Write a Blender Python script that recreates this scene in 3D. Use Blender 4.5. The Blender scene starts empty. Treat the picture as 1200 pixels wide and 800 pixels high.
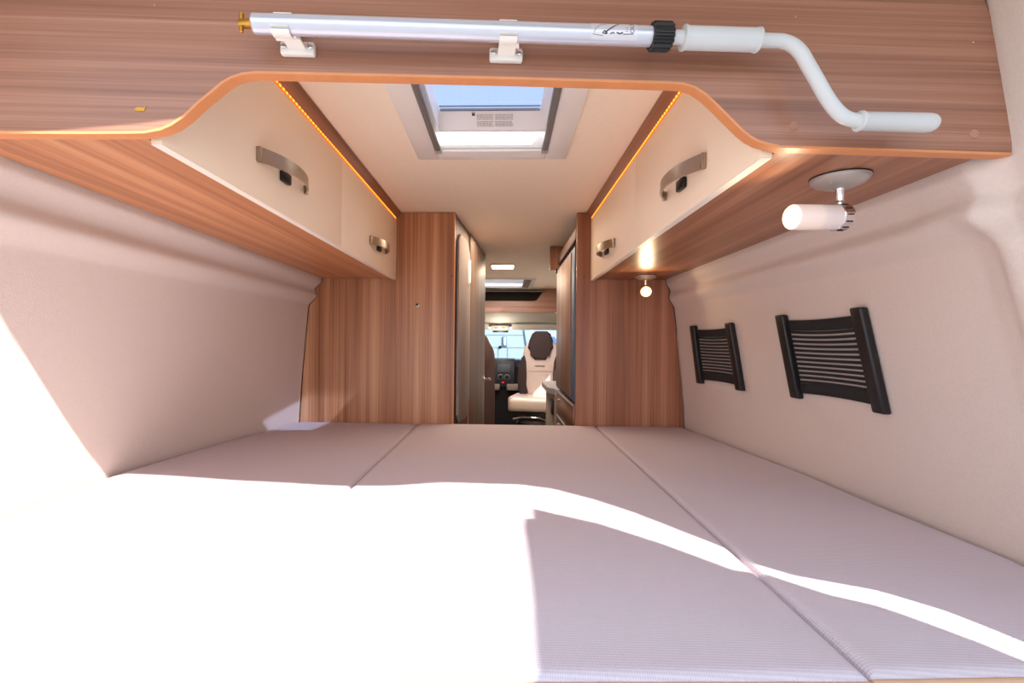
import bpy, bmesh, math, random
from mathutils import Vector, Matrix
random.seed(7)
D = bpy.data; COL = bpy.context.scene.collection; SC = bpy.context.scene
PI = math.pi

# ------------------------------------------------------------ materials
def lin(c):
    def f(v):
        v /= 255.0
        return v/12.92 if v <= .04045 else ((v+.055)/1.055)**2.4
    return (f(c[0]), f(c[1]), f(c[2]), 1)

def newmat(name):
    m = D.materials.new(name); m.use_nodes = True
    nt = m.node_tree; b = nt.nodes['Principled BSDF']
    return m, nt, b

def plain(name, c, rough=.5, metal=0, spec=.5, noise=0, nscale=40, bump=0, bscale=300, emis=None, estr=0, coat=0, sheen=0):
    m, nt, b = newmat(name)
    b.inputs['Base Color'].default_value = lin(c)
    b.inputs['Roughness'].default_value = rough
    b.inputs['Metallic'].default_value = metal
    b.inputs['Specular IOR Level'].default_value = spec
    b.inputs['Coat Weight'].default_value = coat
    b.inputs['Sheen Weight'].default_value = sheen
    if emis:
        b.inputs['Emission Color'].default_value = lin(emis); b.inputs['Emission Strength'].default_value = estr
    tc = nt.nodes.new('ShaderNodeTexCoord')
    if noise:
        n = nt.nodes.new('ShaderNodeTexNoise'); n.inputs['Scale'].default_value = nscale; n.inputs['Detail'].default_value = 4
        nt.links.new(tc.outputs['Object'], n.inputs['Vector'])
        mx = nt.nodes.new('ShaderNodeMix'); mx.data_type = 'RGBA'
        l = lin(c); mx.inputs[6].default_value = tuple(v*(1-noise) for v in l[:3])+(1,)
        mx.inputs[7].default_value = tuple(min(1, v*(1+noise)) for v in l[:3])+(1,)
        nt.links.new(n.outputs['Fac'], mx.inputs[0]); nt.links.new(mx.outputs[2], b.inputs['Base Color'])
    if bump:
        n = nt.nodes.new('ShaderNodeTexNoise'); n.inputs['Scale'].default_value = bscale; n.inputs['Detail'].default_value = 2
        nt.links.new(tc.outputs['Object'], n.inputs['Vector'])
        bp = nt.nodes.new('ShaderNodeBump'); bp.inputs['Strength'].default_value = bump; bp.inputs['Distance'].default_value = .002
        nt.links.new(n.outputs['Fac'], bp.inputs['Height']); nt.links.new(bp.outputs['Normal'], b.inputs['Normal'])
    return m

def wood(name, axis, dark, mid, light, rough=.38, coat=0.15, fine=.45, freq=1.0, flat=None):
    m, nt, b = newmat(name); N = nt.nodes.new; L = nt.links.new
    tc = N('ShaderNodeTexCoord')
    def nz(across, along, detail, dist=0):
        mp = N('ShaderNodeMapping'); s = [across]*3; s[axis] = along
        if flat is not None: s[flat] = along
        mp.inputs['Scale'].default_value = s
        L(tc.outputs['Object'], mp.inputs['Vector'])
        n = N('ShaderNodeTexNoise'); n.inputs['Scale'].default_value = 1; n.inputs['Detail'].default_value = detail
        n.inputs['Distortion'].default_value = dist
        L(mp.outputs[0], n.inputs['Vector']); return n.outputs['Fac']
    a = nz(20*freq, .35, 2, .05); c = nz(100*freq, .8, 2, 0); d = nz(420*freq, 3, 1)
    def mul(x, k):
        n = N('ShaderNodeMath'); n.operation = 'MULTIPLY'; L(x, n.inputs[0]); n.inputs[1].default_value = k; return n.outputs[0]
    def add(x, y):
        n = N('ShaderNodeMath'); n.operation = 'ADD'; L(x, n.inputs[0]); L(y, n.inputs[1]); return n.outputs[0]
    s = add(add(mul(a, 1-fine), mul(c, fine*.65)), mul(d, fine*.35))
    r = N('ShaderNodeValToRGB'); e = r.color_ramp.elements
    e[0].position = .36; e[0].color = lin(dark); e[1].position = .66; e[1].color = lin(light)
    k = e.new(.5); k.color = lin(mid)
    L(s, r.inputs[0]); L(r.outputs[0], b.inputs['Base Color'])
    b.inputs['Roughness'].default_value = rough; b.inputs['Coat Weight'].default_value = coat; b.inputs['Coat Roughness'].default_value = .25
    bp = N('ShaderNodeBump'); bp.inputs['Strength'].default_value = .12; bp.inputs['Distance'].default_value = .001
    L(c, bp.inputs['Height']); L(bp.outputs[0], b.inputs['Normal'])
    return m

def mesh_fabric(name, c, c2, scale, strength=.6, rough=.85):
    """woven spacer cloth: tiny diamond cells"""
    m, nt, b = newmat(name); N = nt.nodes.new; L = nt.links.new
    tc = N('ShaderNodeTexCoord'); sp = N('ShaderNodeSeparateXYZ'); L(tc.outputs['Object'], sp.inputs[0])
    def M(op, x, y=None, v=None):
        n = N('ShaderNodeMath'); n.operation = op; L(x, n.inputs[0])
        if y is not None: L(y, n.inputs[1])
        if v is not None: n.inputs[1].default_value = v
        return n.outputs[0]
    u = M('ADD', sp.outputs[0], M('MULTIPLY', sp.outputs[1], v=.6)); w = M('SUBTRACT', sp.outputs[0], M('MULTIPLY', sp.outputs[1], v=.6))
    h = M('MULTIPLY', M('SINE', M('MULTIPLY', u, v=scale)), M('SINE', M('MULTIPLY', w, v=scale)))
    r = N('ShaderNodeMapRange'); r.inputs['From Min'].default_value = -1; L(h, r.inputs['Value'])
    mx = N('ShaderNodeMix'); mx.data_type = 'RGBA'; L(r.outputs[0], mx.inputs[0])
    mx.inputs[6].default_value = lin(c2); mx.inputs[7].default_value = lin(c); L(mx.outputs[2], b.inputs['Base Color'])
    bp = N('ShaderNodeBump'); bp.inputs['Strength'].default_value = strength; bp.inputs['Distance'].default_value = .001
    L(r.outputs[0], bp.inputs['Height']); L(bp.outputs[0], b.inputs['Normal'])
    b.inputs['Roughness'].default_value = rough; b.inputs['Specular IOR Level'].default_value = .2
    return m

def glass(name, tint, gl=.08, diffuse=0, dcol=(220, 230, 245)):
    m = D.materials.new(name); m.use_nodes = True; nt = m.node_tree; nt.nodes.clear(); N = nt.nodes.new; L = nt.links.new
    t = N('ShaderNodeBsdfTransparent'); t.inputs[0].default_value = lin(tint)
    g = N('ShaderNodeBsdfGlossy'); g.inputs['Roughness'].default_value = .03
    mx = N('ShaderNodeMixShader'); mx.inputs[0].default_value = gl; L(t.outputs[0], mx.inputs[1]); L(g.outputs[0], mx.inputs[2])
    o = N('ShaderNodeOutputMaterial'); last = mx
    if diffuse:
        d = N('ShaderNodeBsdfTranslucent'); d.inputs[0].default_value = lin(dcol)
        m2 = N('ShaderNodeMixShader'); m2.inputs[0].default_value = diffuse; L(mx.outputs[0], m2.inputs[1]); L(d.outputs[0], m2.inputs[2]); last = m2
    L(last.outputs[0], o.inputs[0]); return m

def emit(name, c, s):
    m, nt, b = newmat(name); b.inputs['Base Color'].default_value = lin(c)
    b.inputs['Emission Color'].default_value = lin(c); b.inputs['Emission Strength'].default_value = s; return m

WV = wood('walnut_upright_grain', 2, (134, 84, 54), (178, 122, 84), (212, 162, 122))
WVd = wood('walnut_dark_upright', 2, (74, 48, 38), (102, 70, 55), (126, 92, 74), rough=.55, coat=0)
WX = wood('walnut_crosswise_grain', 0, (128, 86, 68), (156, 109, 87), (180, 134, 112), fine=.6, freq=1.1, flat=1)
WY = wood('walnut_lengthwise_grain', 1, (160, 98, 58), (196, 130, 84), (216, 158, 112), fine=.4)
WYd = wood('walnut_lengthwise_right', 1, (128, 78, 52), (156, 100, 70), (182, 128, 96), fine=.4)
EDGE = plain('orange_edge_band', (214, 140, 88), .4, noise=.1)
FELT = plain('pinkish_beige_felt', (214, 198, 188), .95, spec=.1, noise=.06, nscale=160, bump=.25, bscale=420, sheen=.2)
FELTD = plain('darker_lining', (190, 178, 168), .95, spec=.1, noise=.05, nscale=200, bump=.2)  # darker beige lining cloth, used on the rear door frame
CUSH = mesh_fabric('lavender_grey_spacer_cloth', (214, 204, 208), (192, 181, 187), 1050)
PIPE = plain('tan_piping', (198, 160, 128), .7, noise=.1)
PIPE2 = plain('pale_seam_piping', (196, 180, 176), .8)
CEIL = plain('cream_ceiling_cloth', (252, 236, 212), .8, spec=.2, noise=.03, nscale=60, bump=.08)
WHT = plain('white_plastic', (240, 236, 228), .35)
CREAM = plain('cream_gloss_laminate', (248, 228, 202), .6)
CREAM2 = plain('cream_door_edge', (244, 234, 220), .4)
NICKEL = plain('brushed_nickel', (176, 160, 142), .28, metal=.9)
NICKELD = plain('satin_nickel_base', (186, 178, 172), .4, metal=.45)
CHROME = plain('chrome', (225, 225, 228), .12, metal=1)
BLACK = plain('black_plastic', (22, 20, 22), .4)
BLACKM = plain('matt_black_elastic', (26, 24, 26), .85, bump=.3, bscale=600)
ALU = plain('white_anodised_tube', (206, 209, 220), .28, metal=.45, coat=.3)
GRIP = plain('pale_grey_grip', (204, 208, 208), .4, coat=.2)
BRASS = plain('brass', (190, 140, 60), .35, metal=.9)
GREYR = plain('grey_guide_rail', (138, 136, 134), .4, metal=.4)
INK = plain('black_print', (50, 48, 50), .6)
INKP = plain('pale_grey_print', (170, 160, 150), .6)
INKB = plain('blue_print', (60, 84, 120), .6)
STICK = plain('clear_sticker', (214, 214, 220), .3, metal=.3)
FRAMEB = plain('slate_blue_frame', (92, 106, 124), .5)
WORK = plain('pale_worktop', (186, 184, 190), .3)
GREYP = plain('grey_side_panel', (150, 134, 122), .6)
DKFAB = plain('dark_brown_seat_cloth', (52, 36, 36), .9, bump=.3, bscale=500)
LTFAB = plain('beige_seat_cloth', (196, 176, 168), .85, bump=.2, noise=.06, nscale=12)
WRAP = plain('plastic_wrapped_seat', (236, 218, 206), .3, bump=.6, bscale=30, coat=.4)
DASH = plain('blue_black_dashboard', (12, 16, 28), .5)
DASHB = plain('black_footwell', (10, 9, 10), .8)
SCREEN = plain('grey_screen', (96, 100, 108), .25)
RED = plain('red_switch', (210, 20, 40), .4, emis=(230, 20, 40), estr=.5)
HEADL = plain('greige_headliner', (222, 213, 196), .85, bump=.1)
HEADD = plain('greige_visor', (186, 178, 164), .8)
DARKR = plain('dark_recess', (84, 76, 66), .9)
CONC = plain('pale_concrete', (140, 138, 134), .9, noise=.1, nscale=3)
VANW = plain('white_van_paint', (156, 168, 176), .35, coat=.2)
VANG = plain('grey_van_seam', (120, 132, 140), .5)
VANB = plain('blue_van_window', (70, 104, 150), .15)
FLOORM = wood('vinyl_floor', 1, (96, 78, 64), (120, 98, 82), (140, 116, 98))
GLASS = glass('clear_glass', (238, 245, 248), .06)
SKYG = glass('skylight_acrylic', (176, 186, 206), .04, .16, (200, 208, 222))
SKYG2 = glass('front_hatch_acrylic', (235, 240, 246), .04, .3)
LEDM = emit('amber_led', (255, 150, 45), 1.6)
LEDB = plain('led_channel', (190, 120, 50), .5, emis=(255, 120, 20), estr=.35)
LAMPE = emit('warm_lamp_face', (255, 222, 170), 1.5)
LAMPC = emit('ceiling_lamp_diffuser', (255, 214, 150), 7)

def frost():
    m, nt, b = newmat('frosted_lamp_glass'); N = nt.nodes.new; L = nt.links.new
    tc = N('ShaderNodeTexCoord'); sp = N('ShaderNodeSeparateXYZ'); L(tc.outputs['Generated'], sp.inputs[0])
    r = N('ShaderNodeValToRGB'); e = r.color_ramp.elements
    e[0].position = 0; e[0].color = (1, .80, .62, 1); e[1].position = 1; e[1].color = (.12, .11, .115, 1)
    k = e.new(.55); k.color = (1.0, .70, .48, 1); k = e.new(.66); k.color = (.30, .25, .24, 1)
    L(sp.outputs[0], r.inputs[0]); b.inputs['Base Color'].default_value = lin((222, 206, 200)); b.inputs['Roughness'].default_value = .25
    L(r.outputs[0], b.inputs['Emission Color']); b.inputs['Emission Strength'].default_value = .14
    return m
FROST = frost()

# ------------------------------------------------------------ mesh helpers
def NB(): return bmesh.new()
def box(bm, x0, x1, y0, y1, z0, z1, bev=0, seg=2):
    vs = [bm.verts.new((x, y, z)) for x in (x0, x1) for y in (y0, y1) for z in (z0, z1)]
    F = [(0, 1, 3, 2), (4, 6, 7, 5), (0, 4, 5, 1), (2, 3, 7, 6), (0, 2, 6, 4), (1, 5, 7, 3)]
    fs = [bm.faces.new([vs[i] for i in f]) for f in F]
    if bev:
        es = list({e for f in fs for e in f.edges})
        bmesh.ops.bevel(bm, geom=es, offset=bev, segments=seg, affect='EDGES', profile=.5)
    return vs
def prism(bm, pts, vec, bev=0, seg=2):
    """closed polygon (3D points) extruded by vec"""
    vec = Vector(vec); a = [bm.verts.new(Vector(p)) for p in pts]; b = [bm.verts.new(Vector(p)+vec) for p in pts]
    n = len(pts); fs = [bm.faces.new(a), bm.faces.new(b[::-1])]
    for i in range(n): fs.append(bm.faces.new((a[i], b[i], b[(i+1) % n], a[(i+1) % n])))
    if bev:
        es = list(set(fs[0].edges) | set(fs[1].edges))
        bmesh.ops.bevel(bm, geom=es, offset=bev, segments=seg, affect='EDGES', profile=.5)
def ring(c, u, v, r, n): return [c+u*(r*math.cos(2*PI*i/n))+v*(r*math.sin(2*PI*i/n)) for i in range(n)]
def tube(bm, pts, rad, n=16, caps=True):
    pts = [Vector(p) for p in pts]; R = rad if isinstance(rad, (list, tuple)) else [rad]*len(pts)
    t0 = (pts[1]-pts[0]).normalized(); u = t0.cross(Vector((.13, .2, 1)) if abs(t0.z) < .9 else Vector((1, 0, 0))).normalized()
    rows = []
    for i, p in enumerate(pts):
        t = (pts[min(i+1, len(pts)-1)]-pts[max(i-1, 0)]).normalized()
        u = (u-t*u.dot(t)).normalized(); v = t.cross(u)
        rows.append([bm.verts.new(q) for q in ring(p, u, v, R[i], n)])
    for a, b in zip(rows, rows[1:]):
        for i in range(n): bm.faces.new((a[i], a[(i+1) % n], b[(i+1) % n], b[i]))
    if caps: bm.faces.new(rows[0][::-1]); bm.faces.new(rows[-1])
def lathe(bm, c, axis, prof, n=32):
    """prof: list of (distance along axis, radius)"""
    c = Vector(c); ax = Vector(axis).normalized()
    u = ax.cross(Vector((0, 0, 1)) if abs(ax.z) < .9 else Vector((1, 0, 0))).normalized(); v = ax.cross(u); rows = []
    for h, r in prof: rows.append([bm.verts.new(q) for q in ring(c+ax*h, u, v, max(r, 1e-4), n)])
    for a, b in zip(rows, rows[1:]):
        for i in range(n): bm.faces.new((a[i], a[(i+1) % n], b[(i+1) % n], b[i]))
    bm.faces.new(rows[0][::-1]); bm.faces.new(rows[-1])
def grid(bm, f, us, vs):
    rows = [[bm.verts.new(f(u, v)) for v in vs] for u in us]
    for a, b in zip(rows, rows[1:]):
        for i in range(len(vs)-1): bm.faces.new((a[i], a[i+1], b[i+1], b[i]))
    return rows
def lerp(t, tab):
    if t <= tab[0][0]: return tab[0][1]
    for (a, x), (b, y) in zip(tab, tab[1:]):
        if t <= b: return x+(y-x)*(t-a)/(b-a)
    return tab[-1][1]
def sm(t, a, b):
    t = max(0, min(1, (t-a)/(b-a))); return t*t*(3-2*t)

def obj(name, bm, m, parent=None, local=False, smooth=35, off=None):
    root = parent
    while root is not None and root.parent is not None: root = root.parent
    bmesh.ops.recalc_face_normals(bm, faces=bm.faces)
    o = Vector((0, 0, 0))
    if root is not None and not local: o = Vector(root.location)
    if off is not None: o = Vector(off)
    for v in bm.verts: v.co -= o
    lim = math.radians(smooth)
    for f in bm.faces: f.smooth = True
    for e in bm.edges:
        if len(e.link_faces) != 2 or e.calc_face_angle(0) > lim: e.smooth = False
    me = D.meshes.new(name); bm.to_mesh(me); bm.free(); me.materials.append(m)
    ob = D.objects.new(name, me); COL.objects.link(ob)
    if parent is not None: ob.parent = parent
    elif off is not None: ob.location = off
    return ob
def thing(name, label, cat, loc=(0, 0, 0), rotz=0, group=None):
    o = D.objects.new(name, None); COL.objects.link(o); o.empty_display_size = .05
    o.location = loc; o.rotation_euler = (0, 0, rotz); o['label'] = label; o['category'] = cat
    if group: o['group'] = group
    return o
def tag(o, label, cat, group=None):
    o['label'] = label; o['category'] = cat
    if group: o['group'] = group
    return o
def struct(name, bm, m, label, cat, parent=None, **k):
    o = obj(name, bm, m, parent, **k)
    if parent is None: o['kind'] = 'structure'; o['label'] = label; o['category'] = cat
    return o
def copy_tree(o, parent=None):
    c = o.copy(); COL.objects.link(c); c.parent = parent
    for ch in list(o.children): copy_tree(ch, c)
    return c

# ------------------------------------------------------------ side walls of the van
BED = .85; CAB = 1.545; ZC = 1.87; DF = 2.39
def lean(z): return max(-.5, min(1, (z-.85)/.56)) if z < .85 else min(1, (z-.85)/.56)**1.25
def ridge(z): return .62*sm(z, 1.408, 1.460)+.52*sm(z, 1.490, 1.532)-.14*sm(z, 1.462, 1.490)
def xl(y, z):
    xb = lerp(y, [(.3, -1.11), (1.07, -1.126), (1.42, -1.14), (1.84, -1.098), (2.39, -.998), (2.6, -.97), (6.3, -.97)])
    xt = lerp(y, [(.3, -.84), (.8, -.849), (2.39, -.896), (6.3, -.9)])
    A = lerp(y, [(.8, .09), (2.39, .062)])
    return xb+(xt-xb-A)*lean(z)+A*ridge(z)
def xr(y, z):
    xb = lerp(y, [(.3, .97), (.94, .958), (1.37, .945), (1.76, .921), (2.39, .86), (2.6, .85), (6.3, .85)])
    xt = lerp(y, [(.3, .975), (.60, .965), (.72, .83), (.76, .808), (.81, .80), (.85, .764), (.95, .762), (2.39, .767), (6.3, .767)])
    A = -lerp(y, [(.62, 0), (.9, .072), (1.5, .072), (2.39, .04)])
    x = xb+(xt-xb-A)*lean(z)+A*ridge(z)
    if y < 1.1:
        r = .085; q = math.hypot(max(.838+r-y, 0), max(z-(1.468-r), 0)); dd = r-q
        x -= .016*(1-sm(dd, -.012, .028))*(1-sm(y, .88, 1.02))*(1-sm(z, 1.47, 1.54))*sm(y, .6, .75)
    if z > 1.55 and y < .85: x -= .20*(z-1.55)*sm(y, .6, .72)*(1-sm(y, .8, .85))
    return x
ZS = [0, .3, .6, .8, .85, .95, 1.05, 1.15, 1.25, 1.33, 1.38] + [1.395+.005*i for i in range(31)] + [1.6, 1.65, 1.7, 1.75, 1.8, 1.85, 1.93]
YS = [.42, .5, .56, .60, .64, .68, .72, .74, .76, .78] + [.79+.007*i for i in range(36)] + [1.06, 1.1, 1.15, 1.2, 1.3, 1.42, 1.55, 1.7, 1.84, 2.0, 2.2, 2.384]
def wall(fn, sgn, ys):
    bm = NB(); grid(bm, lambda y, z: Vector((fn(y, z), y, z)), ys, ZS)
    g = list(bm.faces); r = bmesh.ops.extrude_face_region(bm, geom=g)
    for v in r['geom']:
        if isinstance(v, bmesh.types.BMVert): v.co.x = sgn*1.22
    return bm
bm = wall(xl, -1, YS); box(bm, -1.22, -1.05, 2.386, 6.9, 0, 1.93)
struct('wall_left', bm, FELT, 'pinkish beige felt-lined side wall on the left with two moulded ridges', 'wall')
bm = wall(xr, 1, YS)
box(bm, 1.05, 1.22, 2.386, 4.3, 0, 1.93); box(bm, 1.05, 1.22, 4.3, 5.1, 0, .95); box(bm, 1.05, 1.22, 4.3, 5.1, 1.72, 1.93); box(bm, 1.05, 1.22, 5.1, 6.9, 0, 1.93)
struct('wall_right', bm, FELT, 'pinkish beige felt-lined side wall on the right with a raised rounded outline', 'wall')
bm = NB(); box(bm, 1.12, 1.126, 4.3, 5.1, .95, 1.72)
struct('window_4', bm, GLASS, 'side window pane beyond the kitchen', 'window')

# floor, ceiling with the two hatch openings
bm = NB(); box(bm, -1.2, 1.2, .42, 6.9, -.08, 0)
struct('floor', bm, FLOORM, 'brown vinyl floor of the van', 'floor')
S1 = (-.232, .136, 1.05, 1.612); S2 = (-.45, .272, 4.87, 5.60)
bm = NB()
def slab(x0, x1, y0, y1): box(bm, x0, x1, y0, y1, ZC, 1.93)
slab(-1.2, 1.2, .62, S1[2]); slab(-1.2, S1[0], S1[2], S1[3]); slab(S1[1], 1.2, S1[2], S1[3]); slab(-1.2, 1.2, S1[3], S2[2])
slab(-1.2, S2[0], S2[2], S2[3]); slab(S2[1], 1.2, S2[2], S2[3]); slab(-1.2, 1.2, S2[3], 6.9)
struct('ceiling', bm, CEIL, 'cream fabric-lined van ceiling with two roof hatches', 'ceiling')
# rear door aperture: outline of the body frame
bm = NB()
top = [(-1.2, 1.82), (-.5, 1.83), (-.27, 1.87), (-.2, 1.885), (.1, 1.83), (.4, 1.80), (.55, 1.812), (.7, 1.846), (.90, 1.835), (.955, 1.80), (.985, 1.68), (.963, 1.55), (.93, 1.42), (.895, 1.355), (.90, 1.31), (.95, 1.26), (.955, 1.20), (.925, 1.1), (.93, .9), (.98, -.1), (1.22, -.1), (1.22, 2.0), (-1.2, 2.0)]
prism(bm, [(x, .415, z) for x, z in top], (.034, -.03, .035))
box(bm, -1.2, 1.2, .385, .62, 1.945, 1.99); box(bm, 1.13, 1.22, .38, .415, -.1, 1.99)
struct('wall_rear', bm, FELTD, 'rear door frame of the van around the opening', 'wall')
# open rear door, hinged on the right pillar, standing outside
bm = NB()
dp = [(-.66, -.1), (-.66, 1.86), (-.62, 1.897), (.04, 1.899), (.10, 1.893), (.125, 1.87), (.195, 1.868), (.258, 1.71), (.274, 1.58), (.27, 1.48), (.315, 1.42), (.30, 1.38), (.33, 1.3), (.30, 1.2), (.30, -.1)]
prism(bm, [(.95, y, z) for y, z in dp], (.04, -.05, -.04))
dr = struct('door_1', bm, VANW, 'open rear door of the van', 'door')
bm = NB(); box(bm, .991, 1.03, -.5, -.47, .75, 1.0, .006); struct('door_handle', bm, BLACK, '', '', dr)

# ------------------------------------------------------------ outside ground
bm = NB(); box(bm, -30, 30, -30, 40, -.75, -.65)
tag(struct('ground', bm, CONC, 'pale concrete yard around the van', 'ground'), 'pale concrete yard around the van', 'ground')

# ------------------------------------------------------------ rear header board
def yb(x): return .752+.07*x
curve = [(-.86, 1.541), (-.62, 1.545), (-.559, 1.547), (-.535, 1.548), (-.512, 1.553), (-.497, 1.560), (-.479, 1.573), (-.458, 1.594), (-.436, 1.613), (-.424, 1.624), (-.411, 1.632), (-.395, 1.638), (-.374, 1.641), (-.2, 1.642), (0, 1.643), (.253, 1.643), (.272, 1.642), (.290, 1.637), (.307, 1.627), (.324, 1.612), (.345, 1.592), (.365, 1.573), (.378, 1.563), (.392, 1.556), (.408, 1.552), (.425, 1.549), (.595, 1.548), (.797, 1.546)]
right = [(.797, 1.60), (.790, 1.66), (.775, 1.72), (.764, 1.75), (.750, 1.788), (.735, 1.866)]
hb = thing('header_board', 'wide walnut board across the top with an arched cut-out, carrying the crank', 'board', (0, .752, 1.545))
bm = NB(); pts = curve+right+[(-.86, 1.866)]
prism(bm, [(x, yb(x), z) for x, z in pts], (0, .018, 0))
obj('board_panel', bm, WX, hb)
bm = NB()
def strip(bm, line, y0, y1, t):
    n = len(line); R = []
    for i, (x, z) in enumerate(line):
        a = line[max(i-1, 0)]; b = line[min(i+1, n-1)]; dx, dz = b[0]-a[0], b[1]-a[1]; l = math.hypot(dx, dz); nx, nz = dz/l, -dx/l
        R.append([bm.verts.new((x, yb(x)+y0, z)), bm.verts.new((x, yb(x)+y1, z)), bm.verts.new((x+nx*t, yb(x)+y1, z+nz*t)), bm.verts.new((x+nx*t, yb(x)+y0, z+nz*t))])
    for a, b in zip(R, R[1:]):
        for i in range(4): bm.faces.new((a[i], a[(i+1) % 4], b[(i+1) % 4], b[i]))
    bm.faces.new(R[0]); bm.faces.new(R[-1][::-1])
strip(bm, curve, -.001, .0195, .004)
obj('edge_band', bm, EDGE, hb)
for x, z, r in [(-.522, 1.734, .0013), (-.522, 1.712, .0013), (.447, 1.749, .0014), (.732, 1.718, .0018)]:
    bm = NB(); lathe(bm, (x, yb(x)-.0008, z), (0, 1, 0), [(0, r), (.002, r)], 12); obj('staple_hole', bm, EDGE, hb)
for x, z in [(.445, 1.579), (.735, 1.574)]:
    bm = NB(); lathe(bm, (x, yb(x)-.0015, z), (0, 1, 0), [(0, .0062), (.0008, .0072), (.003, .0072)], 20); obj('screw_cap', bm, wood('cap_wood', 0, (130, 84, 66), (160, 110, 90), (176, 130, 108)), hb)
bm = NB(); prism(bm, [(-.550, yb(-.55)-.0008, 1.579), (-.545, yb(-.545)-.0008, 1.583), (-.536, yb(-.536)-.0008, 1.582), (-.533, yb(-.533)-.0008, 1.585), (-.535, yb(-.535)-.0008, 1.577), (-.546, yb(-.546)-.0008, 1.577)], (0, .002, 0)); obj('chip', bm, BRASS, hb)

# ------------------------------------------------------------ crank for the awning, clipped on the board
def yt(x, o=.047): return .752+.07*x-o
ck = thing('awning_crank', 'long white crank rod with bent handle held in clips across the walnut board', 'crank', (-.354, yt(-.354), 1.682))
ux = Vector((1, .07, 0)).normalized()
bm = NB(); tube(bm, [(-.354, yt(-.354), 1.682), (.206, yt(.206), 1.682)], .0135, 32); obj('tube', bm, ALU, ck)
bm = NB(); box(bm, -.3745, -.352, yt(-.36)-.005, yt(-.36)+.005, 1.677, 1.687, .0015)
lathe(bm, (-.352, yt(-.352), 1.682), -ux, [(-.003, .0118), (.0015, .0138), (.003, .0118)], 24)
lathe(bm, (-.371, yt(-.371), 1.697), (0, 0, -1), [(0, .002), (.001, .0032), (.012, .003), (.027, .003), (.028, .001)], 12)
hk = obj('hook_end', bm, BRASS, ck)
bm = NB()
n = 14; prof = []
P0 = Vector((.206, yt(.206), 1.682)); P1 = Vector((.236, yt(.236), 1.682))
up = Vector((0, 0, 1)); sd = ux.cross(up)
rows = []
for P in (P0, P0+ux*.002, P1-ux*.003, P1):
    row = []
    for i in range(n*4):
        a = 2*PI*i/(n*4); r = .0175+(.0022 if (i % 4) in (1, 2) else 0)-(0.002 if P in (P0, P1) else 0)
        row.append(bm.verts.new(P+up*(r*math.cos(a))+sd*(r*math.sin(a))))
    rows.append(row)
for a, b in zip(rows, rows[1:]):
    for i in range(n*4): bm.faces.new((a[i], a[(i+1) % (n*4)], b[(i+1) % (n*4)], b[i]))
bm.faces.new(rows[0][::-1]); bm.faces.new(rows[-1])
obj('collar', bm, BLACK, ck, smooth=20)
# bent rod
key = [(.236, 1.682), (.30, 1.682), (.378, 1.6815), (.400, 1.681), (.416, 1.675), (.428, 1.664), (.438, 1.648), (.452, 1.625), (.466, 1.602), (.479, 1.585), (.492, 1.574), (.508, 1.569), (.53, 1.568), (.62, 1.568)]
def cat(P, k=6):
    out = []
    for i in range(len(P)-1):
        p0 = P[max(i-1, 0)]; p1 = P[i]; p2 = P[i+1]; p3 = P[min(i+2, len(P)-1)]
        for j in range(k):
            t = j/k; out.append(tuple(.5*((2*b)+(-a+c)*t+(2*a-5*b+4*c-d)*t*t+(-a+3*b-3*c+d)*t**3) for a, b, c, d in zip(p0, p1, p2, p3)))
    out.append(P[-1]); return out
bm = NB(); tube(bm, [(x, yt(x), z) for x, z in cat(key)], .0098, 20); obj('bent_rod', bm, GRIP, ck)
bm = NB(); lathe(bm, (.252, yt(.252), 1.6815), ux, [(0, .0125), (.0008, .0172), (.004, .0172), (.0045, .0158), (.108, .0158), (.1085, .0168), (.112, .0168), (.113, .0115)], 32); obj('grip', bm, GRIP, ck)
bm = NB(); lathe(bm, (.513, yt(.513), 1.568), ux, [(0, .0105), (.001, .0142), (.004, .0145), (.006, .0132), (.106, .0138), (.112, .0128), (.117, .010), (.119, .004)], 32); obj('end_grip', bm, GRIP, ck)
# sticker on the tube: curved patch with a small pictogram and lettering
bm = NB()
def cyl_pt(x, a, r=.0137): return Vector((x, yt(x), 1.682))+up*(r*math.sin(a))-Vector((0, 1, 0))*(r*math.cos(a))
grid(bm, lambda x, a: cyl_pt(x, a), [.118+.006*i for i in range(12)], [-1.0+.2*i for i in range(11)])
st = obj('sticker', bm, STICK, ck)
bm = NB()
def ink(line, w):
    for (x0, a0), (x1, a1) in zip(line, line[1:]):
        k = 4; prev = None
        for i in range(k+1):
            t = i/k; x = x0+(x1-x0)*t; a = a0+(a1-a0)*t
            dx = (x1-x0); da = (a1-a0)*.0137; l = math.hypot(dx, da) or 1; nx, na = -da/l*w, dx/l*w/.0137
            pr = (bm.verts.new(cyl_pt(x+nx, a+na, .01385)), bm.verts.new(cyl_pt(x-nx, a-na, .01385)))
            if prev: bm.faces.new((prev[0], prev[1], pr[1], pr[0]))
            prev = pr
ink([(.138, -.30), (.143, -.05), (.158, .75)], .0009)
ink([(.134, -.42), (.137, -.15), (.141, -.40), (.136, -.42)], .0008)
ink([(.145, -.45), (.149, -.30), (.151, -.42)], .0007); ink([(.154, -.30), (.159, -.42), (.163, -.28)], .0009); ink([(.163, -.45), (.178, -.40)], .0005)
ink([(.122, -.4), (.124, 0), (.13, .4), (.14, .65)], .0003); ink([(.12, -.5), (.135, -.62)], .0003)
obj('pictogram', bm, INK, st, smooth=80)
def text_mesh(s, size):
    cu = D.curves.new('txt', 'FONT'); cu.body = s; cu.size = size; cu.align_x = 'CENTER'; cu.align_y = 'CENTER'
    to = D.objects.new('txt', cu); COL.objects.link(to); bpy.context.view_layer.update()
    me = to.to_mesh(); b = NB(); b.from_mesh(me); to.to_mesh_clear(); D.objects.remove(to); D.curves.remove(cu); return b
b = text_mesh('OUT', .0085)
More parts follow.
